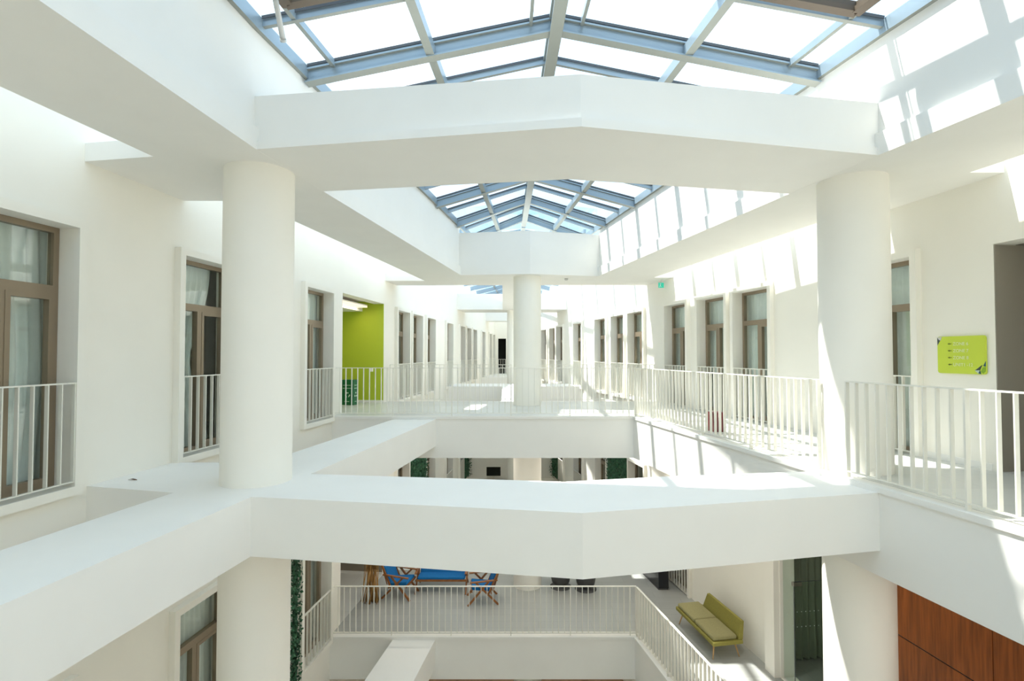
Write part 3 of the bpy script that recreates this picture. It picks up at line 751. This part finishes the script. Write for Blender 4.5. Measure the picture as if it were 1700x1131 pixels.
# ------------------------------------------------------------------ lower level: right wall details
FL = LV + .062                                  # lower floor surface
o = None
bm = B(); a, b = WRa.x(-3), WRa.x(8.60)
for z0, z1 in ((LV + .07, -2.51), (-2.49, -.86)):
    for k in range(5):
        x1 = b - k * 2.4; x0 = max(a, x1 - 2.39)
        box(bm, x0, x1, 0.0, .03, z0, z1)
o = struct('wall_wood_panelling', bm, M['wood'], 'reddish brown wood panelling on the lower right wall', cat='panelling'); o.location = WRa.pt(WRa.Y0); o.rotation_euler = (0, 0, WRa.rot)
bm = B(); box(bm, a, b, 0.0, .02, LV + .06, -.86)
o = struct('wall_panel_backing', bm, M['black'], 'dark backing in the joints of the wood panelling', cat='panelling'); o.location = WRa.pt(WRa.Y0); o.rotation_euler = (0, 0, WRa.rot)
# pilaster beside the bench
bm = B(); a, b = WRa.x(10.18), WRa.x(10.18) + .30
box(bm, a, b, 0, .12, LV + .06, -.85)
o = struct('trim_3', bm, M['paint'], 'cream pilaster between the bench wall and the glass door', cat='pilaster'); o.location = WRa.pt(WRa.Y0); o.rotation_euler = (0, 0, WRa.rot)
# room behind the glass door
bm = B(); a, b = WRa.x(7.6), WRa.x(10.17) + .60
box(bm, a, b, -3.1, -3.0, LV, -.8); box(bm, a - .1, a, -3, -WT, LV, -.8); box(bm, b, b + .1, -3, -WT, LV, -.8); box(bm, a, b, -3, -WT, -1.1, -1.0)
o = struct('wall_lower_room', bm, M['room'], 'dim room behind the lower glass door', cat='room'); o.location = WRa.pt(WRa.Y0); o.rotation_euler = (0, 0, WRa.rot)
bm = B(); box(bm, a, b, -3, 0, LV - .1, LV + .05)
o = struct('floor_lower_room', bm, M['tile_grey'], 'grey floor behind the lower glass door', cat='floor'); o.location = WRa.pt(WRa.Y0); o.rotation_euler = (0, 0, WRa.rot)
me = mk_mesh('green_curtain', curtain_mesh(0, 2.5, LV + .09, -1.1, .045, 17, 0, 0), M['curtain_green'])
qq = at(WRa, 10.15, 0, 0); ux = Vector((math.cos(WRa.rot), math.sin(WRa.rot), 0)); uy = Vector((-math.sin(WRa.rot), math.cos(WRa.rot), 0))
pc = Vector(WRa.pt(10.17)) + ux * .48 - uy * .36
o = bpy.data.objects.new('green_curtain', me); COL.objects.link(o); o.location = (pc.x, pc.y, 0); o.rotation_euler = (0, 0, WRa.rot - math.pi / 2); put(o, 'dark green pleated curtain behind the lower glass door', 'curtain')
gd = empty('door_3', WRa.pt(WRa.Y0), WRa.rot, label='frameless glass door standing open with metal patch fittings on the lower right wall', cat='door', kind='structure')
a, b = WRa.x(8.64), WRa.x(10.15); c = WRa.x(9.84)
z0, z1 = LV + .07, LV + 3.55; DH = 1.92
bm = B(); box(bm, c, b, -.065, -.055, z0, z1); obj('side_panel', bm, M['doorglass'], gd)
bm = B(); box(bm, c - .005, c + .005, -.95, -.06, z0 + .01, z0 + DH); obj('door_leaf', bm, M['doorglass'], gd)
bm = B(); box(bm, c - .007, c + .007, -.062, -.052, z0, z0 + DH); box(bm, c - .006, c + .006, -.95, -.06, z0 + DH, z0 + DH + .006); obj('door_edge', bm, M['seal'], gd)
bm = B(); box(bm, c - .03, c + .03, -.20, -.03, z0 + DH - .07, z0 + DH); obj('patch_fitting', bm, M['chrome'], gd, bevel=.004)
bm = B(); box(bm, c - .03, c + .03, -.20, -.03, z0 - .01, z0 + .08); obj('patch_fitting', bm, M['char'], gd, bevel=.004)
bm = B()
for z in (z0 + 1.37, z0 + 1.10):
    for k in range(10): box(bm, c - .0065, c - .0055, -.12 - k * .085, -.104 - k * .085, z, z + .016)
for k in range(4): box(bm, c + .03 + k * .08, c + .046 + k * .08, -.0545, -.0535, z0 + 1.10 + k * .07, z0 + 1.116 + k * .07)
obj('dot_manifestation', bm, M['dot'], gd)
bm = B(); box(bm, a, b, -.13, -.02, LV + .055, LV + .075); obj('threshold', bm, M['white'], gd)

# black cabinet at the far right of the lower walkway
cb = empty('black_cabinet', (3.80, 13.90, FL), math.radians(0), label='tall glossy black cabinet on the lower right walkway', cat='cabinet')
bm = B(); prism(bm, [(0, 0), (.26, 0), (.04, 1.25), (-.22, 1.25)], .04, 2.1); obj('body', bm, M['black'], cb)
bm = B(); prism(bm, [(.0, .01), (.25, .01), (.03, 1.23), (-.20, 1.23)], 0, .04); obj('plinth', bm, M['char'], cb)
bm = B(); bar(bm, (-.112, .62, .1), (-.112, .62, 2.05), .012, .004); obj('door_gap', bm, M['char'], cb)

# olive bench
bn = empty('bench_sofa', (4.19, 11.52, FL), WRb.rot, label='olive green upholstered bench sofa on splayed wooden legs against the lower wall', cat='sofa')
# local x along the wall (away from viewer), y toward the atrium
HX = .79
bm = B(); box(bm, -HX, HX, -.33, .33, .29, .37); obj('seat_base', bm, M['olive'], bn, bevel=.02)
for x0, x1 in ((-HX + .05, -.005), (.005, HX - .04)):
    bm = B(); box(bm, x0, x1, -.22, .30, .372, .46); obj('seat_cushion', bm, M['olive2'], bn, bevel=.03, seg=3)
bm = B()
pr = [(-.335, .37), (-.235, .37), (-.30, .74), (-.36, .74)]
vv = []
for x, top in ((-HX + .02, .74), (HX - .28, .74)):
    vv.append([bm.verts.new((x, y, z)) for y, z in pr])
q = [bm.verts.new((HX - .16, y, z)) for y, z in ((-.335, .37), (-.235, .37))]
for i in range(4): j = (i + 1) % 4; bm.faces.new((vv[0][i], vv[0][j], vv[1][j], vv[1][i]))
bm.faces.new(vv[0]); bm.faces.new((vv[1][1], q[1], vv[1][2])); bm.faces.new((vv[1][0], vv[1][3], q[0]))
bm.faces.new((q[0], vv[1][3], vv[1][2], q[1])); bm.faces.new((vv[1][0], q[0], q[1], vv[1][1]))
obj('backrest', bm, M['olive'], bn, bevel=.012)
for sx in (-1, 1):
    for sy in (-1, 1):
        bm = B(); tube(bm, (sx * (HX - .16), sy * .22, .29), (sx * (HX - .09), sy * .29, .0), .02, .011, 12); l_ = obj('leg', bm, M['beech'], bn)

# teak armchairs and sofa with blue canvas
def teak_seat(name, loc, rz, wd, label, cat):
    """faces local -y; back at +y"""
    r = empty(name, loc, rz, label=label, cat=cat)
    h = wd / 2
    bm = B(); box(bm, -h + .05, h - .05, -.30, .27, .32, .41)
    for v in bm.verts:
        if v.co.y < 0: v.co.z += .06
    obj('seat_cushion', bm, M['blue'], r, bevel=.03, seg=3)
    bm = B()
    box(bm, -h + .06, h - .06, .22, .32, .38, .82)
    for v in bm.verts: v.co.y += (v.co.z - .38) * .42
    obj('back_cushion', bm, M['blue'], r, bevel=.03, seg=3)
    for s in (-1, 1):
        x = s * (h - .02)
        bm = B(); bar(bm, (x, -.42, 0), (x, .20, .60), .035, .05); obj('front_leg', bm, M['teak'], r)
        bm = B(); bar(bm, (x * 1.0, .50, 0), (x, -.18, .58), .03, .05); obj('rear_leg', bm, M['teak'], r)
        bm = B(); bar(bm, (x, -.36, .585), (x, .46, .63), .06, .025); obj('armrest', bm, M['teak'], r)
        bm = B(); bar(bm, (x, .20, .30), (x, .52, .92), .035, .05); obj('back_post', bm, M['teak'], r)
    bm = B(); bar(bm, (-h, -.30, .37), (h, -.30, .37), .03, .06); bar(bm, (-h, .27, .31), (h, .27, .31), .03, .05); bar(bm, (-h, .52, .91), (h, .52, .91), .03, .06)
    obj('cross_rail', bm, M['teak'], r)
    n = int((wd - .1) / .065)
    for i in range(n):
        x = -h + .06 + (wd - .12) * i / max(1, n - 1)
        bm = B(); bar(bm, (x, .345, .36), (x, .545, .90), .028, .012); obj('back_slat', bm, M['teak'], r)
    r.scale = (1, .82, .85 if cat == 'sofa' else .95)
    return r
teak_seat('armchair', (-2.80, 13.62, FL), math.radians(78), .62, 'teak slatted armchair with blue cushions, left of the blue sofa', 'armchair')
teak_seat('armchair', (-.76, 13.34, FL), math.radians(-84), .62, 'teak armchair with blue cushions, right of the blue sofa', 'armchair')
teak_seat('sofa', (-1.82, 13.98, FL), 0, 1.32, 'wide teak sofa with blue cushions on the lower bridge', 'sofa')

bd = empty('bamboo_bundle', (-3.48, 13.24, FL), 0, label='standing bundle of orange brown bamboo canes beside the left armchair', cat='bamboo')
for i in range(34):
    a = random.uniform(0, 6.28); r_ = .27 * math.sqrt(random.random()); x, y = r_ * math.cos(a), r_ * .6 * math.sin(a)
    a2 = a + random.uniform(.6, 1.4)
    m1 = Vector((r_ * .7 * math.cos(a2), r_ * .5 * math.sin(a2), .8)); m2 = m1 + Vector((random.uniform(-.12, .12), random.uniform(-.1, .1), random.uniform(.7, .95)))
    bm = B(); rr = random.uniform(.008, .014); tube(bm, (x, y, 0), m1, rr, rr, 7); tube(bm, m1, m2, rr, rr * .8, 7); obj('cane', bm, M['bamboo'], bd)
def tub(loc, label):
    r = empty('tub_chair', loc, label=label, cat='chair', group='charcoal tub chairs')
    bm = B()
    prof = [(.02, .10), (.20, .10), (.23, .14), (.29, .44), (.315, .70), (.295, .71), (.27, .46), (.25, .42), (.02, .42)]
    lathe(bm, prof, 36)
    for v in bm.verts:
        if v.co.z > .5 and v.co.y > 0: v.co.z += .10 * v.co.y / .37
    obj('shell', bm, M['char'], r)
    bm = B(); lathe(bm, [(.28, 0), (.28, .012), (.04, .02), (.035, .10)], 32); obj('base', bm, M['char'], r)
tub((1.28, 14.12, FL), 'charcoal tub chair on a round base next to the middle column')
tub((1.92, 13.98, FL), 'charcoal tub chair on a round base, further right of the middle column')

# added fill lamps, out of view, to brighten the lower gallery
def fill_lamp(x, y, label):
    r = empty('added_fill_light', (x, y, -.85), label=label, cat='light', group='added fill lamps of the lower gallery')
    bm = B(); lathe(bm, [(.10, -.012), (.11, -.008), (.11, 0), (.08, 0), (.08, -.012)], 24); obj('trim_ring', bm, M['white'], r)
    bm = B(); lathe(bm, [(.078, -.006), (.078, -.002)], 24); obj('lens', bm, M['lamp'], r)
    ld = bpy.data.lights.new('fill_lamp', 'AREA'); ld.shape = 'DISK'; ld.size = .16; ld.energy = 10.5; ld.color = (1.0, .93, .82)
    lo = bpy.data.objects.new('fill_lamp', ld); COL.objects.link(lo); lo.parent = r; lo.location = (0, 0, -.02)
M['lamp'] = mat('fill_lamp_lens', (.9, .88, .8), .4, emit=(1, .93, .8), estr=3)
for x, y in ((4.5, 4.5), (4.4, 7.2), (4.1, 9.6), (3.75, 12.0), (3.3, 13.9), (1.6, 12.6), (-.6, 12.6), (-2.6, 12.6), (1.8, 14.4), (-2.6, 14.4), (-.8, 14.4)):
    fill_lamp(x, y, 'small round fill lamp added under the upper gallery, out of view')
